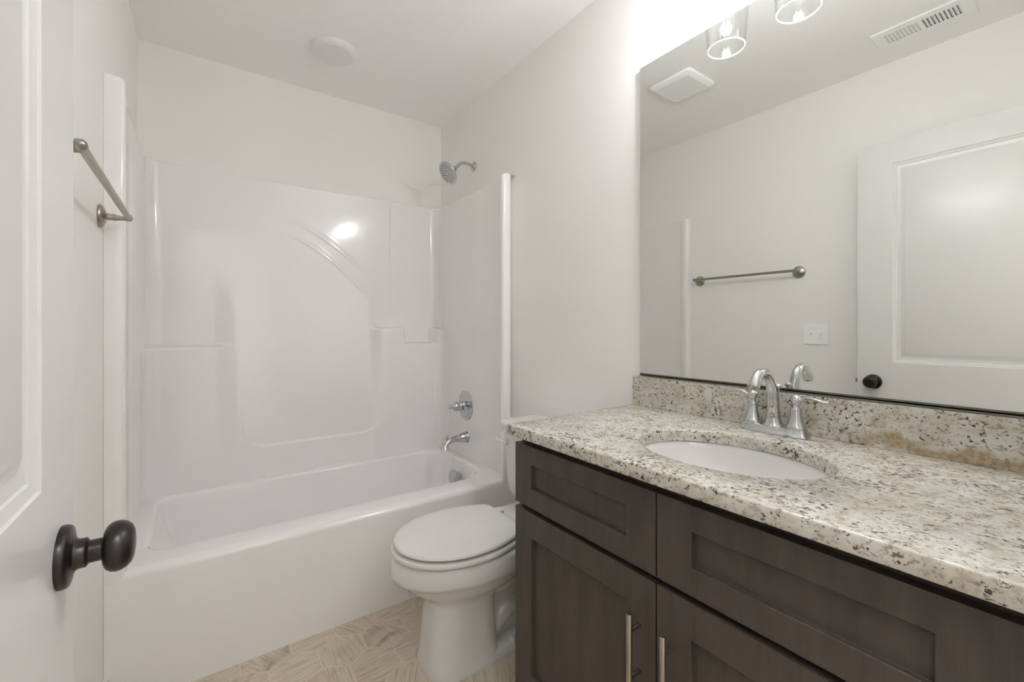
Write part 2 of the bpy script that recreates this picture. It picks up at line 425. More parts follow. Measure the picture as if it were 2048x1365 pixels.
# ------------------------------------------------------------------ tub and shower unit
XI0, XI1 = -0.205, 1.243       # inner faces of the side panels
ZT, ZS = 0.405, 1.905          # tub rim, top of the panels
def sstep(a, b, x):
    t = min(1, max(0, (x - a) / (b - a))); return t * t * (3 - 2 * t)
def tub_unit():
    t = thing('tub_shower_unit', 'glossy white one-piece bathtub and shower surround filling the far end of the room', 'bathtub', (0.526, YT, 0))
    # --- tub: deck, basin, apron
    n = 160
    cx, cy = (-0.147 + 1.197) / 2, (1.885 + 2.44) / 2
    def rr(x0, x1, y0, y1, rl, rrt, z, lf=None):
        """rounded rectangle ring, n points; corner radii left / right"""
        pts = []
        segs = [((x1 - rrt, y0 + rrt), rrt, -PI / 2), ((x1 - rrt, y1 - rrt), rrt, 0), ((x0 + rl, y1 - rl), rl, PI / 2), ((x0 + rl, y0 + rl), rl, PI)]
        m = n // 4
        for (c, r, a0) in segs:
            for i in range(m):
                a = a0 + (PI / 2) * i / (m - 1)
                pts.append((c[0] + r * math.cos(a), c[1] + r * math.sin(a), z))
        return pts
    rings = []
    rings.append(rr(XL + 0.0005, XR - 0.0005, YT, 2.56, 0.001, 0.001, 0.0))
    rings.append(rr(XL + 0.0005, XR - 0.0005, YT, 2.56, 0.001, 0.001, 0.06))
    rings.append(rr(XL + 0.0005, XR - 0.0005, YT, 2.56, 0.001, 0.001, ZT - 0.026))
    for k in range(1, 7):
        a = k / 6 * PI / 2
        q = 0.026 * (1 - math.cos(a)); h = 0.026 * math.sin(a)
        rings.append(rr(XL + 0.0005, XR - 0.0005, YT + q, 2.56, 0.001, 0.001, ZT - 0.026 + h))
    rings.append(rr(-0.160, 1.210, 1.868, 2.455, 0.07, 0.17, ZT - 0.001))
    for k in range(1, 6):
        a = k / 5 * PI / 2
        q = 0.016 * math.sin(a); h = 0.016 * (1 - math.cos(a))
        rings.append(rr(-0.160 + q, 1.210 - q, 1.868 + q, 2.455 - q, 0.07, 0.17, ZT - 0.001 - h))
    for f in (0.25, 0.5, 0.72, 0.86, 0.95, 1.0):
        z = ZT - 0.02 - f * 0.30
        s = f * 0.06 + 0.07 * max(0, (f - 0.7) / 0.3) ** 2
        rings.append(rr(-0.144 + s * 1.8, 1.194 - s * 0.8, 1.884 + s, 2.439 - s, 0.08, 0.16, z))
    bm = bmesh.new(); loft(bm, rings, cap0=False, cap1=True)
    tub = finish('bathtub', bm, M_gel, t, smooth=60)
    # --- surround: back panel as a relief, with shelves and the arched ribs
    nx, nz = 300, 300
    r0, r1 = 0.055, 0.06
    xs = []
    for i in range(nx + 1):
        u = i / nx
        xs.append(XI0 + (XI1 - XI0) * u)
    # finer spacing in the corners
    ex0 = [XI0 + r0 * (1 - math.cos(a * PI / 2 / 14)) for a in range(14)]
    ex1 = [XI1 - r1 * (1 - math.cos(a * PI / 2 / 14)) for a in range(14)][::-1]
    xs = ex0 + [x for x in xs if XI0 + r0 <= x <= XI1 - r1] + ex1
    zs = [ZT - 0.004 + (ZS - ZT + 0.004) * j / nz for j in range(nz + 1)]
    def rib(x, z, R, cx=0.0, cz=0.74):
        d = math.hypot(x - cx, z - cz) - R
        f = sstep(0.20, 0.50, x) * (1 - sstep(0.76, 0.86, x))
        return f * 0.0035 * (math.exp(-((d - 0.007) / 0.0045) ** 2) + 0.9 * math.exp(-((d + 0.007) / 0.0045) ** 2))
    def YY(x, z):
        y = 2.572
        # lower bench of the panel
        def shelf(top, e=0.022): return 1 - sstep(top - e, top, z)
        low = 0.088
        a = low * shelf(1.072)                 # left shelf
        b = 0.066 * (1 - sstep(0.60, 1.50, z)) # middle leans back gently
        c = low * shelf(1.158)                 # raised block
        d = low * shelf(1.066)                 # right shelf
        w1 = sstep(0.05, 0.146, x); w3 = sstep(0.985, 0.998, x); w4 = sstep(1.185, 1.197, x)
        w2 = sstep(0.79, 0.858, x)
        h = a * (1 - w1) + b * w1
        h = h * (1 - w2) + c * w2
        h = h * (1 - w3) + d * w3
        h = h * (1 - w4) + (0.098 * shelf(1.155)) * w4
        h += 0.006 * (1 - sstep(0.925, 0.934, x)) * sstep(1.12, 1.75, z)
        h += rib(x, z, 1.062) + rib(x, z, 0.987)
        # rounded tray outline moulded low in the middle
        dx = max(abs(x - 0.505) - 0.235, 0); dz = max(0.66 - z, 0)
        dd = math.hypot(dx, dz) - 0.105 if (dz > 0 or dx > 0) else -0.1
        if z < 0.78:
            f = 1 - sstep(0.64, 0.76, z)
            h += 0.0045 * f * sstep(-0.006, 0.006, dd)
        # top edge rolls back to the wall
        # corners
        q = 0
        if x < XI0 + r0: q = r0 - math.sqrt(max(0, r0 * r0 - (XI0 + r0 - x) ** 2))
        if x > XI1 - r1: q = r1 - math.sqrt(max(0, r1 * r1 - (x - XI1 + r1) ** 2))
        return y - h - q
    bm = bmesh.new()
    G = [[bm.verts.new((x, YY(x, z), z)) for x in xs] for z in zs]
    top = [bm.verts.new((x, YB - 0.001, ZS + 0.005)) for x in xs]
    G += [[bm.verts.new((x, YY(x, ZS) + q, ZS + w)) for x in xs] for q, w in ((0.0015, 0.003), (0.005, 0.0045), (0.012, 0.005))] + [top]
    for j in range(len(G) - 1):
        for i in range(len(xs) - 1):
            bm.faces.new((G[j][i], G[j][i + 1], G[j + 1][i + 1], G[j + 1][i]))
    finish('surround_back_panel', bm, M_gel, t, smooth=50)
    # --- side panels with the rounded front flange
    def side(name, xin, xw, lip):
        sg = 1 if xw > xin else -1
        if abs(xw - lip) < 0.06:
            prof = [(xw - sg * 0.0005, YT + 0.0004), (xw - sg * 0.02, YT)]
        else:
            prof = [(xw - sg * 0.0005, YT + 0.058), (xw - sg * 0.020, YT + 0.032), (xw - sg * 0.036, YT + 0.014), (xw - sg * 0.048, YT + 0.004), (xw - sg * 0.058, YT)]
        prof += [(lip + sg * 0.010, YT), (lip + sg * 0.003, YT + 0.004), (lip, YT + 0.012), (lip, YT + 0.030),
                 (lip + (xin - lip) * 0.3, YT + 0.046), (lip + (xin - lip) * 0.8, YT + 0.060), (xin, YT + 0.075), (xin, YT + 0.3), (xin, 2.3), (xin, 2.50), (xin, 2.578)]
        bm = bmesh.new()
        Zs = [ZT - 0.026, ZT, 0.9, 1.4, ZS - 0.028, ZS - 0.018, ZS - 0.010, ZS - 0.005]
        R = [[bm.verts.new((x, y, z)) for (x, y) in prof] for z in Zs]
        def pull(f): return [bm.verts.new((x + (xw - x) * f[0], y + (0.004 if y < YT + 0.02 else 0) * f[1], f[2])) for (x, y) in prof]
        R.append(pull((0.10, 1, ZS + 0.001))); R.append(pull((0.25, 1.6, ZS + 0.004))); R.append(pull((0.99, 2, ZS + 0.006)))
        for a, b in zip(R, R[1:]):
            for i in range(len(prof) - 1): bm.faces.new((a[i], a[i + 1], b[i + 1], b[i]))
        finish(name, bm, M_gel, t, smooth=50)
    side('surround_side_panel', XI0, XL, -0.187)
    side('surround_side_panel', XI1, XR, 1.198)
    # --- overflow plate
    bm = bmesh.new(); ax = Vector((-1, 0, 0.16)).normalized()
    lathe(bm, Vector((1.146, 2.155, 0.322)), ax, [(-0.035, 0.020), (0, 0.030), (0.004, 0.037), (0.014, 0.039), (0.018, 0.036), (0.020, 0.030), (0.0205, 0)], 40)
    ov = finish('overflow_plate', bm, M_chrome, t)
    bm = bmesh.new(); lathe(bm, Vector((0.95, 2.16, 0.085)), (0, 0, 1), [(-0.01, 0.03), (0, 0.034), (0.004, 0.034), (0.006, 0.028), (0.004, 0.01), (0.004, 0)], 32)
    finish('drain', bm, M_chrome, t)
    return t
tub_unit()

def shower_head():
    t = thing('overhead_shower', 'chrome round shower head on curved arm above the tub end', 'shower head', (XR, 2.185, 2.08))
    bm = bmesh.new(); lathe(bm, (XR, 2.185, 2.08), (-1, 0, 0), [(0, 0.029), (0.003, 0.029), (0.006, 0.026), (0.010, 0.016), (0.014, 0.012)], 36)
    finish('wall_flange', bm, M_chrome, t)
    bm = bmesh.new(); tube(bm, [(1.285, 2.185, 2.080), (1.248, 2.185, 2.088), (1.214, 2.185, 2.086), (1.186, 2.184, 2.068), (1.166, 2.184, 2.044)], 0.0095, 20)
    finish('shower_arm', bm, M_chrome, t)
    ax = Vector((-0.78, -0.05, -0.60)).normalized()
    o = Vector((1.170, 2.184, 2.049))
    bm = bmesh.new()
    lathe(bm, o, ax, [(0, 0.012), (0.002, 0.015), (0.014, 0.015), (0.016, 0.013), (0.020, 0.018), (0.030, 0.021), (0.036, 0.018), (0.040, 0.024), (0.050, 0.046), (0.060, 0.062), (0.067, 0.066), (0.071, 0.065), (0.073, 0.060), (0.072, 0)], 48)
    head = finish('spray_head', bm, M_chrome, t)
    bm = bmesh.new(); a, b = frame_of(ax)
    for ring, cnt in ((0.012, 6), (0.022, 10), (0.032, 14), (0.042, 18), (0.050, 22)):
        for i in range(cnt):
            th = 2 * PI * i / cnt + ring * 40
            c = o + ax * 0.0722 + (a * math.cos(th) + b * math.sin(th)) * ring
            lathe(bm, c, ax, [(0, 0.0024), (0.002, 0.0018), (0.0022, 0)], 8)
    sub('spray_nozzles', bm, M_nozzle, head)['kind'] = 'stuff'
    return t
shower_head()

def valve():
    o = (XI1, 2.20, 0.700)
    t = thing('shower_valve', 'chrome shower valve handle on round plate above the tub spout', 'faucet valve', o)
    bm = bmesh.new(); lathe(bm, o, (-1, 0, 0), [(0, 0.084), (0.003, 0.084), (0.006, 0.081), (0.008, 0.066), (0.010, 0.064), (0.012, 0.05), (0.016, 0.036), (0.017, 0.028)], 56)
    finish('escutcheon', bm, M_chrome, t)
    bm = bmesh.new(); lathe(bm, o, (-1, 0, 0), [(0.012, 0.026), (0.016, 0.028), (0.020, 0.027), (0.022, 0.024), (0.036, 0.024), (0.038, 0.028), (0.042, 0.030), (0.046, 0.029), (0.050, 0.025), (0.062, 0.027), (0.078, 0.024), (0.086, 0.016), (0.094, 0.011), (0.106, 0.012), (0.113, 0.009), (0.115, 0)], 40)
    h = finish('handle', bm, M_chrome, t)
    bm = bmesh.new(); tube(bm, [(XI1 - 0.03, 2.20, 0.700), (XI1 - 0.032, 2.168, 0.699), (XI1 - 0.028, 2.130, 0.697)], [0.006, 0.005, 0.0055], 12)
    sub('lever', bm, M_chrome, h)
valve()

def tub_spout():
    y = 2.19
    t = thing('tub_spout', 'chrome tub spout with a diverter knob below the valve', 'faucet', (XI1, y, 0.520))
    bm = bmesh.new()
    tube(bm, [(1.243, y, 0.520), (1.225, y, 0.520), (1.19, y, 0.519), (1.155, y, 0.518), (1.125, y, 0.510), (1.108, y, 0.492), (1.100, y, 0.470)],
         [0.033, 0.029, 0.021, 0.0165, 0.0165, 0.019, 0.024], 32, flat=[(1, 1), (1, 1), (1, 1), (1, 0.95), (1, 0.95), (1.1, 1), (1.3, 1.0)])
    finish('spout_body', bm, M_chrome, t, smooth=50)
    bm = bmesh.new(); lathe(bm, (1.116, y, 0.515), (0, 0, 1), [(0, 0.004), (0.012, 0.004), (0.014, 0.005)], 16); sphere(bm, (1.116, y, 0.537), 0.0105)
    finish('diverter_knob', bm, M_chrome, t)
tub_spout()

# ------------------------------------------------------------------ toilet
def toilet():
    YC = 1.360
    t = thing('toilet', 'white two-piece elongated toilet with closed lid between tub and vanity', 'toilet', (0.85, YC, 0))
    n = 72
    def egg(xf, xb, hw, z, xc=None, pb=2.6, pf=2.0):
        xc = xc if xc is not None else xf + (xb - xf) * 0.56
        out = []
        for i in range(n):
            a = 2 * PI * i / n
            c, s = math.cos(a), math.sin(a)
            p = pf if c < 0 else pb
            q = abs(c) ** (2 / p) * (1 if c >= 0 else -1); w = abs(s) ** (2 / p) * (1 if s >= 0 else -1)
            out.append((xc + q * ((xb - xc) if c >= 0 else (xc - xf)), YC + w * hw, z))
        return out
    # bowl with pedestal
    bm = bmesh.new()
    R = [egg(0.602, 0.86, 0.112, 0.0, pb=5, pf=3.4), egg(0.600, 0.862, 0.114, 0.008, pb=5, pf=3.4), egg(0.606, 0.855, 0.108, 0.03, pb=5, pf=3.2),
         egg(0.612, 0.848, 0.104, 0.10, pb=5, pf=3.1), egg(0.620, 0.842, 0.101, 0.18, pb=5, pf=3.0), egg(0.624, 0.85, 0.101, 0.225, pb=4, pf=2.8),
         egg(0.617, 0.88, 0.108, 0.245, pb=3.4, pf=2.5), egg(0.594, 0.92, 0.126, 0.262, pb=3.2, pf=2.3), egg(0.565, 0.95, 0.146, 0.280, pb=3, pf=2.2), egg(0.540, 0.965, 0.162, 0.300, pb=3, pf=2.1),
         egg(0.522, 0.975, 0.174, 0.320, pb=3, pf=2.05), egg(0.510, 0.98, 0.181, 0.330, pb=3), egg(0.502, 0.982, 0.186, 0.336, pb=3), egg(0.499, 0.983, 0.188, 0.345, pb=3), egg(0.502, 0.985, 0.187, 0.372, pb=3),
         egg(0.508, 0.985, 0.184, 0.392, pb=3), egg(0.513, 0.982, 0.180, 0.398, pb=3), egg(0.52, 0.98, 0.172, 0.400, pb=3)]
    loft(bm, R)
    # rear body under the tank
    def rrect(x0, x1, hw, z, p=5):
        out = []
        for i in range(n):
            a = 2 * PI * i / n; c, s = math.cos(a), math.sin(a)
            out.append(((x0 + x1) / 2 + abs(c) ** (2 / p) * (1 if c >= 0 else -1) * (x1 - x0) / 2, YC + abs(s) ** (2 / p) * (1 if s >= 0 else -1) * hw, z))
        return out
    loft(bm, [rrect(0.80, 1.20, 0.055, 0.0), rrect(0.80, 1.20, 0.055, 0.12), rrect(0.82, 1.21, 0.060, 0.2), rrect(0.84, 1.235, 0.085, 0.28), rrect(0.86, 1.255, 0.120, 0.34), rrect(0.9, 1.262, 0.150, 0.375), rrect(0.91, 1.265, 0.150, 0.400)])
    # foot
    loft(bm, [rrect(0.70, 1.20, 0.108, 0.0, 8), rrect(0.70, 1.20, 0.108, 0.022, 8), rrect(0.71, 1.19, 0.100, 0.032, 8), rrect(0.74, 1.17, 0.070, 0.045, 6)])
    # trapway relief on both sides
    for sg in (-1, 1):
        tube(bm, [(0.84, YC + sg * 0.050, 0.235), (0.885, YC + sg * 0.066, 0.245), (0.935, YC + sg * 0.066, 0.285), (0.955, YC + sg * 0.066, 0.345)], [0.030, 0.034, 0.034, 0.036], 20)
        tube(bm, [(0.862, YC + sg * 0.040, 0.075), (0.878, YC + sg * 0.050, 0.115), (0.925, YC + sg * 0.052, 0.140), (0.985, YC + sg * 0.052, 0.115), (1.02, YC + sg * 0.045, 0.05)], [0.03, 0.036, 0.036, 0.036, 0.036], 20)
    finish('toilet_bowl', bm, M_porc, t, smooth=55)
    for sg in (-1, 1):
        bm = bmesh.new(); lathe(bm, (0.905, YC + sg * 0.091, 0.028), (0, 0, 1), [(0, 0.0125), (0.012, 0.012), (0.019, 0.008), (0.022, 0)], 24)
        finish('bolt_cap', bm, M_seat, t)
    # outline shared by seat and lid: long oval with a straight back
    def oval(xf, xb, hw, z, d=0.0):
        xm = 0.735; out = []; h = n // 2
        half = []
        for i in range(h + 1):
            u = i / h
            if u < 0.55:
                a = (u / 0.55) * PI / 2
                half.append((xm - (xm - xf) * math.cos(a), hw * math.sin(a) ** 0.96 if a > 0 else 0))
            elif u < 0.90:
                v = (u - 0.55) / 0.35
                half.append((xm + (xb - xm) * v, hw - (hw - (hw * 0.665)) * v ** 2.2))
            else:
                v = (u - 0.90) / 0.10
                half.append((xb + 0.001 * math.sin(v * PI / 2), hw * 0.665 * (1 - v)))
        L_ = [(x, YC + y, z) for x, y in half]; Rr = [(x, YC - y, z) for x, y in half[1:-1]][::-1]
        return L_ + Rr
    # seat ring
    xb = 0.937
    bm = bmesh.new()
    prof = [(0.004, 0.404), (-0.003, 0.407), (-0.005, 0.413), (-0.003, 0.4185), (0.004, 0.421), (0.05, 0.421), (0.058, 0.418), (0.058, 0.406), (0.05, 0.4035)]
    loft(bm, [oval(0.507 + d, xb - d * 0.8, 0.186 - d, z) for d, z in prof], closed=True)
    finish('toilet_seat', bm, M_seat, t, smooth=50)
    bm = bmesh.new()
    prof = [(0.034, 0.4285), (0.009, 0.4280), (0.003, 0.4290), (0.0, 0.432), (0.001, 0.437), (0.004, 0.4405), (0.010, 0.442), (0.05, 0.4435), (0.11, 0.4445)]
    loft(bm, [oval(0.512 + d, xb + 0.002 - d * 0.5, 0.182 - d * 0.9, z) for d, z in prof])
    finish('toilet_lid', bm, M_seat, t, smooth=50)
    for sg in (-1, 1):
        bm = B(0.928, 0.972, YC + sg * 0.075 - 0.020, YC + sg * 0.075 + 0.020, 0.401, 0.430)
        finish('seat_hinge', bm, M_seat, t, bevel=0.006, seg=3)
    # tank
    bm = bmesh.new()
    def tk(x0, x1, hw, z): return rrect(x0, x1, hw, z, 9)
    loft(bm, [tk(1.125, 1.262, 0.165, 0.400), tk(1.112, 1.266, 0.190, 0.405), tk(1.098, 1.268, 0.208, 0.420), tk(1.090, 1.270, 0.217, 0.445), tk(1.085, 1.271, 0.222, 0.49), tk(1.076, 1.272, 0.232, 0.698)])
    finish('toilet_tank', bm, M_porc, t, smooth=50)
    bm = bmesh.new()
    loft(bm, [tk(1.070, 1.276, 0.238, 0.698), tk(1.062, 1.279, 0.245, 0.702), tk(1.060, 1.280, 0.247, 0.730), tk(1.064, 1.278, 0.244, 0.741), tk(1.074, 1.272, 0.236, 0.747), tk(1.10, 1.26, 0.21, 0.749)])
    finish('tank_lid', bm, M_porc, t, smooth=50)
    bm = bmesh.new()
    lathe(bm, (1.079, YC + 0.190, 0.655), (-1, 0, 0), [(0, 0.015), (0.008, 0.016), (0.014, 0.013), (0.016, 0)], 24)
    tube(bm, [(1.067, YC + 0.190, 0.655), (1.058, YC + 0.205, 0.658), (1.050, YC + 0.235, 0.664)], [0.006, 0.006, 0.007], 12)
    finish('flush_handle', bm, M_seat, t)
toilet()

# ------------------------------------------------------------------ vanity cabinet
CTZ = 0.8735
def vanity():
    xf = 0.740; y0, y1 = YF + 0.002, 1.016
    t = thing('vanity_cabinet', 'dark stained shaker vanity cabinet under the granite countertop', 'cabinet', (1.0, 0.5, 0))
    bt = 0.018; zt_ = 0.8425
    bm = B((xf + 0.040, 1.286, y0, y0 + bt, 0.105, zt_), (xf + 0.040, 1.286, y1 - bt, y1, 0.105, zt_),
           (1.276, 1.286, y0 + bt, y1 - bt, 0.105, zt_), (xf + 0.040, 1.276, y0 + bt, y1 - bt, 0.105, 0.123),
           (xf + 0.021, xf + 0.040, y0, y0 + 0.10, 0.105, zt_), (xf + 0.021, xf + 0.040, y1 - 0.04, y1, 0.105, zt_),
           (xf + 0.021, xf + 0.040, 0.52, 0.563, 0.105, zt_), (xf + 0.021, xf + 0.040, y0 + 0.10, 0.52, 0.80, zt_), (xf + 0.021, xf + 0.040, 0.563, y1 - 0.04, 0.80, zt_),
           (xf + 0.021, xf + 0.040, y0 + 0.10, 0.52, 0.625, 0.665), (xf + 0.021, xf + 0.040, 0.563, y1 - 0.04, 0.625, 0.665),
           (xf + 0.021, xf + 0.040, y0 + 0.10, 0.52, 0.105, 0.145), (xf + 0.021, xf + 0.040, 0.563, y1 - 0.04, 0.105, 0.145),
           (xf + 0.085, xf + 0.100, y0, y1, 0.0, 0.105), (xf + 0.100, 1.286, y0, y0 + bt, 0.0, 0.105), (xf + 0.100, 1.286, y1 - bt, y1, 0.0, 0.105))
    finish('cabinet_body', bm, M_wood, t)
    def front(name, ya, yb, za, zb, stile, rt, rb):
        """slab facing -X between ya..yb, za..zb"""
        bm = bmesh.new(); Wd, Hd = yb - ya, zb - za
        to = lambda u, v, d: (xf - d, ya + u, za + v)
        e = 0.0015
        panel_face(bm, to, Wd, Hd, [(stile, Wd - stile, rb, Hd - rt)], [(0, 0), (0.0012, -0.001), (0.0016, -0.0095), (0.0022, -0.010)])
        # sides and back
        c = [(ya, za), (yb, za), (yb, zb), (ya, zb)]
        f = [bm.verts.new((xf, *p)) for p in c]; b = [bm.verts.new((xf + 0.0195, *p)) for p in c]
        for i in range(4): bm.faces.new((f[i], f[(i + 1) % 4], b[(i + 1) % 4], b[i]))
        bm.faces.new(b)
        bmesh.ops.remove_doubles(bm, verts=bm.verts[:], dist=1e-5)
        return finish(name, bm, M_wood, t)
    front('drawer_front', 0.5432, 1.020, 0.651, 0.8195, 0.073, 0.0485, 0.0505)
    front('drawer_front', 0.062, 0.5397, 0.651, 0.8195, 0.073, 0.0485, 0.0505)
    d1 = front('cabinet_door', 0.5432, 1.020, 0.118, 0.637, 0.073, 0.068, 0.068)
    d2 = front('cabinet_door', 0.062, 0.5397, 0.118, 0.637, 0.073, 0.068, 0.068)
    for d, y in ((d1, 0.5825), (d2, 0.5035)):
        bm = bmesh.new(); xb = 0.708
        lathe(bm, (xb, y, 0.404), (0, 0, 1), [(0, 0.0050), (0.001, 0.006), (0.162, 0.006), (0.1635, 0.0050)], 24)
        for z in (0.438, 0.534): lathe(bm, (xb, y, z), (1, 0, 0), [(0, 0.0045), (0.0325, 0.0045)], 16)
        sub('door_handle', bm, M_nickel, d)
vanity()

def countertop():
    x0, x1, y0, y1 = 0.714, 1.2875, YF + 0.0005, 1.028
    zt, zb = CTZ, CTZ - 0.030
    sx, sy, sa, sb = 0.968, 0.521, 0.161, 0.205
    t = thing('granite_countertop', 'speckled cream granite countertop with oval sink cutout on the dark vanity', 'countertop', (1.0, 0.5, CTZ - 0.03))
    # perimeter samples
    pts = []
    m = 36
    c = [(x0, y0), (x1, y0), (x1, y1), (x0, y1)]
    for i in range(4):
        a, b = c[i], c[(i + 1) % 4]
        for k in range(m): pts.append((a[0] + (b[0] - a[0]) * k / m, a[1] + (b[1] - a[1]) * k / m))
    def outer(off, z):
        cx, cy = (x0 + x1) / 2, (y0 + y1) / 2; fx = 1 - off / ((x1 - x0) / 2); fy = 1 - off / ((y1 - y0) / 2)
        return [(cx + (p[0] - cx) * fx, cy + (p[1] - cy) * fy, z) for p in pts]
    def inner(off, z):
        out = []
        for p in pts:
            a = math.atan2((p[1] - sy) / (sb + 0.35), (p[0] - sx) / (sa + 0.13))
            out.append((sx + (sa + off) * math.cos(a), sy + (sb + off) * math.sin(a), z))
        return out
    rings = [inner(0.0, zb)]
    rings += [inner(0, zt - 0.004), inner(0.0012, zt - 0.0012), inner(0.004, zt)]
    rings += [outer(0.0045, zt), outer(0.0022, zt - 0.0007), outer(0.0006, zt - 0.0022), outer(0, zt - 0.0045), outer(0, zb + 0.003), outer(0.002, zb)]
    bm = bmesh.new(); loft(bm, rings, closed=True)
    finish('countertop_slab', bm, M_granite, t, smooth=50)
    bm = B(1.268, 1.2875, YF + 0.0005, 1.028, CTZ + 0.0002, 0.975)
    finish('backsplash', bm, M_granite, t, bevel=0.0025, seg=2)
    # undermount basin
    s = thing('sink', 'white oval undermount sink set into the granite countertop', 'sink', (sx, sy, 0.70))
    bm = bmesh.new(); n = 72; rings = []
    for f, z in ((1.12, zb - 0.0003), (1.04, zb - 0.0004), (1.015, zb - 0.004), (1.0, zb - 0.018), (0.965, zb - 0.05), (0.90, zb - 0.085), (0.78, zb - 0.115), (0.58, zb - 0.135), (0.34, zb - 0.143), (0.12, zb - 0.146)):
        rings.append([(sx + sa * f * math.cos(2 * PI * i / n), sy + sb * f * math.sin(2 * PI * i / n), z) for i in range(n)])
    out = []
    for f, z in ((0.14, zb - 0.154), (0.60, zb - 0.145), (0.82, zb - 0.124), (0.95, zb - 0.09), (1.02, zb - 0.05), (1.06, zb - 0.012), (1.12, zb - 0.008)):
        out.append([(sx + sa * f * math.cos(2 * PI * i / n), sy + sb * f * math.sin(2 * PI * i / n), z) for i in range(n)])
    loft(bm, rings + out, closed=True)
    finish('basin', bm, M_porc, s, smooth=60)
    bm = bmesh.new(); lathe(bm, (sx, sy, zb - 0.1475), (0, 0, 1), [(-0.004, 0.018), (0, 0.021), (0.003, 0.021), (0.0045, 0.018), (0.003, 0.012), (0.0035, 0)], 28)
    finish('drain', bm, M_chrome, s)
countertop()

def faucet():
    X, Y, z0 = 1.222, 0.532, CTZ
    t = thing('faucet', 'chrome two-handle arc faucet on the countertop behind the sink', 'faucet', (X, Y, z0))
    n = 64
    def stad(hy, hx, z):
        out = []
        for i in range(n):
            a = 2 * PI * i / n; c, s = math.cos(a), math.sin(a)
            out.append((X + hx * abs(c) ** 0.75 * (1 if c >= 0 else -1), Y + (hy - hx) * max(-1, min(1, s * 1.25)) + hx * s, z))
        return out
    bm = bmesh.new()
    loft(bm, [stad(0.083, 0.0275, z0 + 0.0005), stad(0.083, 0.0275, z0 + 0.004), stad(0.080, 0.0255, z0 + 0.006), stad(0.0775, 0.024, z0 + 0.016), stad(0.0765, 0.023, z0 + 0.020), stad(0.073, 0.020, z0 + 0.0215)])
    finish('faucet_base', bm, M_chrome, t, smooth=40)
    for sg in (-1, 1):
        y = Y + sg * 0.0525
        bm = bmesh.new()
        lathe(bm, (X, y, z0 + 0.019), (0, 0, 1), [(0, 0.0235), (0.003, 0.0235), (0.004, 0.0215), (0.006, 0.0215), (0.008, 0.0200), (0.018, 0.0165), (0.030, 0.0138), (0.042, 0.0124), (0.050, 0.0120), (0.0515, 0.0130), (0.053, 0.0125), (0.054, 0.0085),
                                                  (0.058, 0.0072), (0.063, 0.0078), (0.066, 0.0105), (0.072, 0.0125), (0.079, 0.0120), (0.084, 0.0085), (0.087, 0.0035), (0.088, 0)], 36)
        h = finish('faucet_handle', bm, M_chrome, t)
        bm = bmesh.new(); L = 0.074
        tube(bm, [(X, y + sg * 0.005, z0 + 0.088), (X - 0.002, y + sg * 0.014, z0 + 0.094), (X - 0.004, y + sg * 0.026, z0 + 0.1015), (X - 0.006, y + sg * 0.046, z0 + 0.1005), (X - 0.008, y + sg * 0.064, z0 + 0.0965), (X - 0.008, y + sg * L, z0 + 0.0975)],
             [0.0045, 0.0045, 0.0052, 0.0062, 0.0058, 0.0035], 16, flat=[(1, 1), (1.1, 0.9), (1.2, 0.75), (1.3, 0.6), (1.3, 0.55), (1.3, 0.6)])
        sub('lever', bm, M_chrome, h)
    bm = bmesh.new()
    lathe(bm, (X, Y, z0 + 0.019), (0, 0, 1), [(0, 0.0225), (0.004, 0.0225), (0.006, 0.0205), (0.010, 0.0195)], 40)
    tube(bm, [(X, Y, z0 + 0.024), (X - 0.001, Y, z0 + 0.048), (X - 0.004, Y, z0 + 0.082), (X - 0.011, Y, z0 + 0.118), (X - 0.028, Y, z0 + 0.148), (X - 0.056, Y, z0 + 0.162), (X - 0.084, Y, z0 + 0.155), (X - 0.102, Y, z0 + 0.136), (X - 0.108, Y, z0 + 0.127)],
         [0.0195, 0.0165, 0.0145, 0.0130, 0.0120, 0.0118, 0.0125, 0.0142, 0.0148], 36, sub=8, flat=[(1, 1), (1, 1), (1, 1), (1, 1), (1.05, 0.95), (1.1, 0.85), (1.1, 0.9), (1.05, 1), (1.05, 1)])
    finish('spout', bm, M_chrome, t, smooth=45)
    bm = bmesh.new(); lathe(bm, (X + 0.026, Y, z0 + 0.02), (0, 0, 1), [(0, 0.0022), (0.086, 0.0022), (0.087, 0.0048), (0.089, 0.0050), (0.0905, 0.0030), (0.094, 0.0030)], 16)
    sphere(bm, (X + 0.026, Y, z0 + 0.120), 0.0085, 1, 1, 0.85)
    finish('lift_rod', bm, M_chrome, t)
faucet()

def mirror():
    y0, y1, z0, z1 = -0.02, 1.0015, 0.9835, 2.0745
    t = thing('wall_mirror', 'large frameless rectangular mirror on the right wall above the backsplash', 'mirror', (XR, 0.49, z0))
    bm = B(1.2765, 1.2825, y0, y1, z0, z1)
    bm.faces.ensure_lookup_table()
    for f in bm.faces:
        f.normal_update(); f.material_index = 0 if f.normal.x < -0.9 else 1
    finish('mirror_glass', bm, [M_mirror, M_medge], t)
    bm = B((1.2735, 1.2875, y0, y1 - 0.001, z0 - 0.0035, z0 - 0.0004), (1.2735, 1.2755, y0, y1 - 0.001, z0 - 0.0035, z0 + 0.0035))
    finish('mounting_channel', bm, M_channel, t)
mirror()

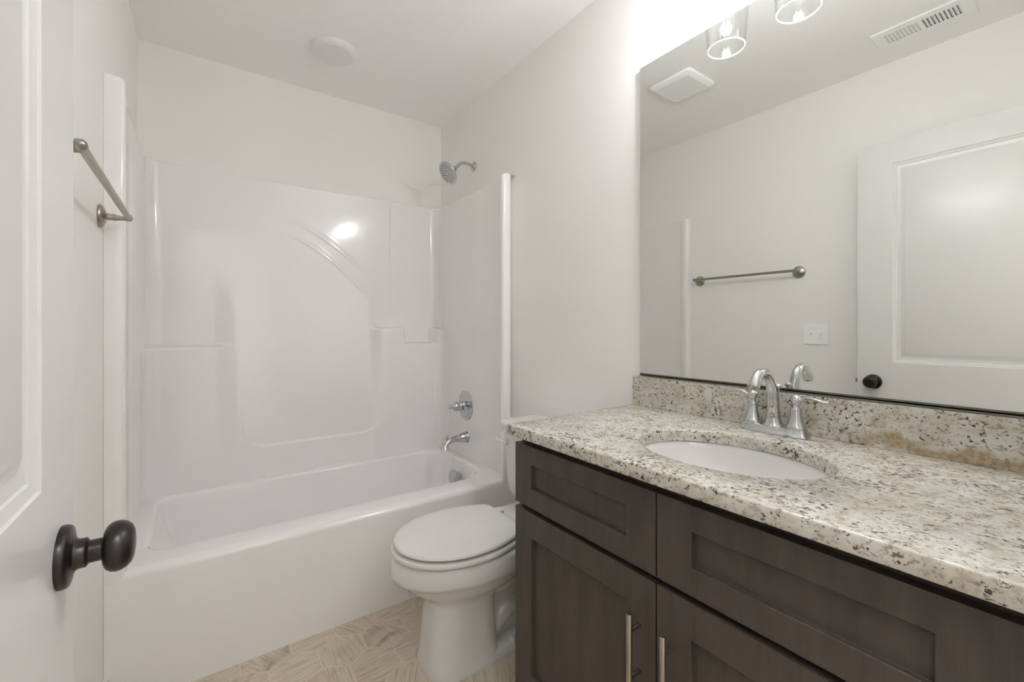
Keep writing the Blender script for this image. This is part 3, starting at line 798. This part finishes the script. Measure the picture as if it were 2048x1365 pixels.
# ------------------------------------------------------------------ vanity light
def vanity_light():
    t = thing('vanity_light', 'three-light wall fixture with clear glass shades above the mirror', 'light fixture', (XR, 0.532, 2.27))
    finish('backplate', B(1.266, XR - 0.0005, 0.262, 0.802, 2.235, 2.315), M_nickel, t, bevel=0.004)
    X = 1.181
    for y in (0.740, 0.532, 0.324):
        bm = bmesh.new(); tube(bm, [(1.268, y, 2.275), (1.225, y, 2.277), (1.190, y, 2.270), (X, y, 2.245), (X, y, 2.225)], 0.008, 16)
        finish('arm', bm, M_nickel, t)
        bm = bmesh.new(); lathe(bm, (X, y, 2.235), (0, 0, -1), [(0, 0.014), (0.004, 0.026), (0.028, 0.028), (0.034, 0.036), (0.038, 0.036), (0.040, 0.018), (0.085, 0.018), (0.086, 0)], 32)
        finish('socket', bm, M_nickel, t)
        # glass shade: open below, slightly wider above, real thickness
        zb, h = 2.045, 0.152
        o = [(0.0, 0.0515), (-0.0012, 0.0530), (0.0, 0.0548), (0.003, 0.0553), (h * 0.5, 0.0615), (h - 0.012, 0.0670), (h - 0.004, 0.0655), (h, 0.060), (h + 0.002, 0.022)]
        i = [(h - 0.001, 0.022), (h - 0.003, 0.058), (h - 0.007, 0.0625), (h - 0.014, 0.0640), (h * 0.5, 0.0585), (0.003, 0.0522)]
        bm = bmesh.new(); c = Vector((X, y, zb)); n = 56
        loft(bm, [[(X + r * math.cos(2 * PI * k / n), y + r * math.sin(2 * PI * k / n), zb + z) for k in range(n)] for z, r in o + i], closed=True)
        sh = finish('glass_shade', bm, M_glass, t, smooth=70)
        bm = bmesh.new()
        loft(bm, [[(X + r * math.cos(2 * PI * k / n), y + r * math.sin(2 * PI * k / n), zb + z) for k in range(n)] for z, r in
                  ((-0.0020, 0.0532), (-0.0006, 0.0546), (0.0012, 0.0556), (0.0014, 0.0520), (-0.0006, 0.0514))], closed=True)
        sub('shade_rim_glint', bm, M_rim_glint, sh)  # pale ring imitates the glint along the bottom of the glass
        # bulb
        zc = 2.045 + 0.062
        bm = bmesh.new(); prof = [(-0.030, 0)]
        for k in range(1, 25):
            a = -PI / 2 + k / 24 * (PI / 2 + 0.65); prof.append((0.030 * math.sin(a), 0.030 * math.cos(a)))
        prof += [(0.034, 0.0185), (0.050, 0.0145), (0.056, 0.0135)]
        lathe(bm, (X, y, zc), (0, 0, 1), prof, 64)
        b = finish('bulb', bm, M_bulb, t, smooth=70)
        bm = bmesh.new()
        for k in range(4):
            a = k * PI / 2 + 0.4
            lathe(bm, (X + 0.008 * math.cos(a), y + 0.008 * math.sin(a), zc - 0.018), (0, 0, 1), [(0, 0.0010), (0.001, 0.0018), (0.040, 0.0018), (0.041, 0.0010)], 8)
        sub('filament', bm, M_fil, b)
        d = bpy.data.lights.new('bulb_light', 'POINT'); d.energy = BULB_W; d.color = (0.925, 0.955, 1.01); d.shadow_soft_size = 0.017
        l = bpy.data.objects.new('bulb_light', d); COL.objects.link(l); l.parent = t
        l.location = Vector((X, y, zc)) - t.location
vanity_light()

# ------------------------------------------------------------------ wall things
def towel_bar():
    z = 1.466; xb = XL + 0.0635
    t = thing('towel_bar', 'brushed nickel towel bar on the left wall beside the tub', 'towel bar', (XL, 1.39, z))
    ya, yb = 1.078, 1.686
    for y in (ya, yb):
        bm = bmesh.new()
        lathe(bm, (XL, y, z), (1, 0, 0), [(0, 0.033), (0.004, 0.034), (0.008, 0.032), (0.011, 0.027), (0.012, 0.022), (0.014, 0.020), (0.0155, 0.012), (0.018, 0.0095), (0.022, 0.0095), (0.024, 0.0085), (0.034, 0.0095), (0.047, 0.0068), (0.060, 0.0058), (0.0635, 0.0055)], 36)
        finish('wall_post', bm, M_nickel, t)
    bm = bmesh.new()
    lathe(bm, (xb, ya - 0.030, z + 0.004), (0, 1, 0), [(0, 0), (0.001, 0.004), (0.005, 0.0085), (0.011, 0.0105), (0.020, 0.0100), (0.024, 0.0082), (0.026, 0.0078), (yb - ya + 0.022, 0.0078), (yb - ya + 0.024, 0.0082), (yb - ya + 0.030, 0.0100), (yb - ya + 0.038, 0.0105), (yb - ya + 0.044, 0.0085), (yb - ya + 0.048, 0.004), (yb - ya + 0.049, 0)], 28)
    finish('bar', bm, M_nickel, t)
towel_bar()

def switch():
    yc, zc = 0.992, 1.113
    t = thing('light_switch', 'white double toggle switch plate on the left wall below the towel bar', 'light switch', (XL, yc, zc))
    finish('switch_plate', B(XL, XL + 0.0065, yc - 0.0585, yc + 0.0585, zc - 0.0575, zc + 0.0575), M_plate, t, bevel=0.003, seg=3)
    for sg in (-1, 1):
        y = yc + sg * 0.023
        bm = B((XL + 0.0066, XL + 0.0072, y - 0.0055, y + 0.0055, zc - 0.0125, zc + 0.0125))
        bm2 = bm
        vs = [bm2.verts.new(p) for p in ((XL + 0.0066, y - 0.0045, zc - 0.006), (XL + 0.0066, y + 0.0045, zc - 0.006), (XL + 0.0066, y + 0.0045, zc + 0.006), (XL + 0.0066, y - 0.0045, zc + 0.006),
                                         (XL + 0.019, y - 0.0035, zc + 0.003), (XL + 0.019, y + 0.0035, zc + 0.003), (XL + 0.017, y + 0.0035, zc + 0.0095), (XL + 0.017, y - 0.0035, zc + 0.0095))]
        for f in ((0, 1, 5, 4), (1, 2, 6, 5), (2, 3, 7, 6), (3, 0, 4, 7), (4, 5, 6, 7)): bm2.faces.new([vs[i] for i in f])
        finish('toggle', bm2, M_plate, t)
        for dz in (-0.030, 0.030):
            bm = bmesh.new(); lathe(bm, (XL + 0.0064, y, zc + dz), (1, 0, 0), [(0, 0.0032), (0.001, 0.0028), (0.0013, 0)], 14)
            finish('screw', bm, M_plast, t)
switch()

# ------------------------------------------------------------------ ceiling things
def ceiling_things():
    bm = bmesh.new(); c = (0.515, 2.175, ZC)
    lathe(bm, c, (0, 0, -1), [(0, 0.103), (0.004, 0.104), (0.012, 0.102), (0.020, 0.094), (0.025, 0.086), (0.0265, 0.083), (0.0265, 0.081), (0.025, 0.079), (0.026, 0.05), (0.0265, 0)], 64)
    tag(finish('ceiling_disc', bm, M_plast), 'round white flush ceiling disc above the tub', 'ceiling fixture')
    # square fan cover
    t = thing('exhaust_fan', 'square white exhaust fan cover on the ceiling, seen in the mirror', 'fan', (0.45, 1.378, ZC))
    bm = bmesh.new(); x, y = 0.450, 1.378
    def sq(h, z, r=0.02):
        out = []
        for q in range(4):
            a0 = q * PI / 2; cx = (h - r) * (1 if q in (0, 3) else -1); cy = (h - r) * (1 if q in (0, 1) else -1)
            for k in range(6):
                a = a0 + k / 5 * PI / 2; out.append((x + cx + r * math.cos(a), y + cy + r * math.sin(a), z))
        return out
    loft(bm, [sq(0.118, ZC - 0.012), sq(0.122, ZC - 0.014), sq(0.123, ZC - 0.019), sq(0.120, ZC - 0.026), sq(0.104, ZC - 0.036), sq(0.098, ZC - 0.038), sq(0.094, ZC - 0.0375)])
    finish('fan_grille', bm, M_plate, t, smooth=30)
    bm = bmesh.new(); loft(bm, [sq(0.095, ZC - 0.013), sq(0.095, ZC - 0.0002)])
    finish('fan_housing', bm, M_plast, t)
    # supply register
    x0, x1, y0, y1 = -0.066, 0.090, 0.350, 0.664
    t = thing('ceiling_vent', 'white rectangular air register on the ceiling, seen in the mirror', 'vent', ((x0 + x1) / 2, (y0 + y1) / 2, ZC))
    bm = bmesh.new(); z = ZC - 0.007
    Wd, Hd = x1 - x0, y1 - y0
    to = lambda u, v, d: (x0 + u, y0 + v, z - d)
    xc = (x0 + x1) / 2
    slots = []
    def spans(a, b, k):
        p = (b - a) / k
        return [(a + i * p + 0.0022, a + (i + 1) * p - 0.0022) for i in range(k)]
    mid = (y0 + y1) / 2
    near = spans(y0 + 0.034, mid - 0.006, 9); far = spans(mid + 0.006, y1 - 0.034, 9)
    pan = [(0.036, Wd - 0.036, a - y0, b - y0) for a, b in near + far]
    # plate with open slots
    us = [0, 0.036, Wd - 0.036, Wd]; vs = [0] + [q for p in pan for q in p[2:]] + [Hd]
    for i in range(3):
        for j in range(len(vs) - 1):
            if i == 1 and j % 2 == 1: continue
            bm.faces.new([bm.verts.new(to(us[a], vs[b], 0)) for a, b in ((i, j), (i + 1, j), (i + 1, j + 1), (i, j + 1))])
    bmesh.ops.remove_doubles(bm, verts=bm.verts[:], dist=1e-6)
    be = [e for e in bm.edges if e.is_boundary]
    r = bmesh.ops.extrude_edge_only(bm, edges=be)
    for v in [g for g in r['geom'] if isinstance(g, bmesh.types.BMVert)]:
        out = abs(v.co.x - x0) < 1e-4 or abs(v.co.x - x1) < 1e-4 or abs(v.co.y - y0) < 1e-4 or abs(v.co.y - y1) < 1e-4
        v.co.z = ZC - 0.0005 if out else z + 0.0015
        if out:
            v.co.x += -0.004 if v.co.x < xc else 0.004; v.co.y += -0.004 if v.co.y < mid else 0.004
    finish('register_frame', bm, M_plate, t, smooth=30)
    bm = bmesh.new()
    for lst, lean in ((near, 1), (far, -1)):
        for a, b in lst:
            c = (a + b) / 2; dy = 0.0042 * lean
            vs_ = [bm.verts.new(p) for p in ((x0 + 0.037, c - dy - 0.0004, z + 0.0008), (x1 - 0.037, c - dy - 0.0004, z + 0.0008), (x1 - 0.037, c + dy - 0.0004, z + 0.0062), (x0 + 0.037, c + dy - 0.0004, z + 0.0062),
                                              (x0 + 0.037, c - dy + 0.0006, z + 0.0008), (x1 - 0.037, c - dy + 0.0006, z + 0.0008), (x1 - 0.037, c + dy + 0.0006, z + 0.0062), (x0 + 0.037, c + dy + 0.0006, z + 0.0062))]
            for f in ((0, 1, 2, 3), (7, 6, 5, 4), (0, 4, 5, 1), (1, 5, 6, 2), (2, 6, 7, 3), (3, 7, 4, 0)): bm.faces.new([vs_[i] for i in f])
    finish('register_slats', bm, M_plast, t)
    finish('duct_shade_plate', B(x0 + 0.03, x1 - 0.03, y0 + 0.03, y1 - 0.03, ZC - 0.0009, ZC - 0.0003), M_duct, t)  # flat dark plate stands in for the shade inside the duct
    # unseen sconce added over the doorway's hall side to brighten the bathroom
    t = thing('added_fill_sconce', 'added unseen fill lamp over the hall side of the doorway', 'lamp', (0.24, YF - 0.11, 2.25))
    finish('added_sconce_plate', B(-0.04, 0.52, YF - 0.125, YF - 0.1105, 2.20, 2.30), M_nickel, t, bevel=0.003)
    finish('added_sconce_glow', B(-0.02, 0.50, YF - 0.205, YF - 0.1255, 2.215, 2.285), M_hall_fill, t, bevel=0.012)
ceiling_things()

# ------------------------------------------------------------------ the open door
def door():
    fx, y_free, y_h = -0.132, 0.775, 0.013      # room-side face, latch edge, hinge edge
    th = 0.035; z0, z1 = 0.012, 2.043
    Wd, Hd = y_free - y_h, z1 - z0
    o = bpy.data.objects.new('door_1', None); COL.objects.link(o); o.location = (fx - th / 2, y_h, 0)
    o['kind'] = 'structure'
    o['label'] = 'white two-panel door standing open along the left wall'
    st = 0.136
    panels = [(st, Wd - st, 0.982 - z0, 1.932 - z0), (st, Wd - st, 0.25 - z0, 0.79 - z0)]
    rings = [(0, 0), (0.002, -0.0028), (0.012, -0.0062), (0.014, -0.0086), (0.026, -0.0112), (0.028, -0.0112), (0.045, -0.0035), (0.048, -0.0028)]
    bm = bmesh.new()
    panel_face(bm, lambda u, v, d: (fx + d, y_h + u, z0 + v), Wd, Hd, panels, rings)
    panel_face(bm, lambda u, v, d: (fx - th - d, y_h + u, z0 + v), Wd, Hd, panels, rings)
    c = [(y_h, z0), (y_free, z0), (y_free, z1), (y_h, z1)]
    f = [bm.verts.new((fx, *p)) for p in c]; b = [bm.verts.new((fx - th, *p)) for p in c]
    for i in range(4): bm.faces.new((f[i], f[(i + 1) % 4], b[(i + 1) % 4], b[i]))
    bmesh.ops.remove_doubles(bm, verts=bm.verts[:], dist=1e-5)
    finish('door_slab', bm, M_trim, o, smooth=30)
    yk, zk = 0.712, 0.884
    for side, sg in (('room', 1), ('wall', -1)):
        x = fx if sg > 0 else fx - th
        bm = bmesh.new()
        lathe(bm, (x, yk, zk), (sg, 0, 0), [(0, 0.0350), (0.004, 0.0354), (0.007, 0.0343), (0.0085, 0.033), (0.010, 0.026), (0.0125, 0.0185), (0.016, 0.0165), (0.022, 0.0165), (0.0235, 0.0145), (0.0245, 0.0128), (0.036, 0.0128), (0.0365, 0.0145),
                                            (0.0375, 0.0205), (0.040, 0.0250), (0.044, 0.0280), (0.049, 0.0292), (0.054, 0.0285), (0.059, 0.0260), (0.063, 0.0215), (0.065, 0.0160), (0.066, 0.008), (0.0662, 0)] if sg > 0 else
              [(0, 0.0365), (0.004, 0.0368), (0.0085, 0.033), (0.0125, 0.0185), (0.016, 0.0165), (0.0235, 0.0145), (0.030, 0.0128), (0.032, 0.0205), (0.037, 0.0280), (0.042, 0.0292), (0.048, 0.0270), (0.054, 0.0200), (0.056, 0)], 48)
        finish('door_knob', bm, M_bronze, o, smooth=40)
    bm = B((fx - th / 2 - 0.012, fx - th / 2 + 0.012, y_free - 0.0005, y_free + 0.001, zk - 0.028, zk + 0.028))
    finish('latch_plate', bm, M_bronze, o)
    finish('latch_bolt', B(fx - th / 2 - 0.008, fx - th / 2 + 0.008, y_free + 0.001, y_free + 0.012, zk - 0.010, zk + 0.010), M_nickel, o, bevel=0.002)
    for z in (0.25, 1.02, 1.80):
        bm = bmesh.new(); lathe(bm, (fx + 0.003, y_h - 0.006, z - 0.045), (0, 0, 1), [(0, 0.006), (0.09, 0.006)], 16)
        box(bm, fx - 0.030, fx + 0.002, y_h - 0.0022, y_h - 0.0004, z - 0.044, z + 0.044)
        finish('hinge', bm, M_bronze, o)
    o.rotation_euler = (0, 0, 0)
door()
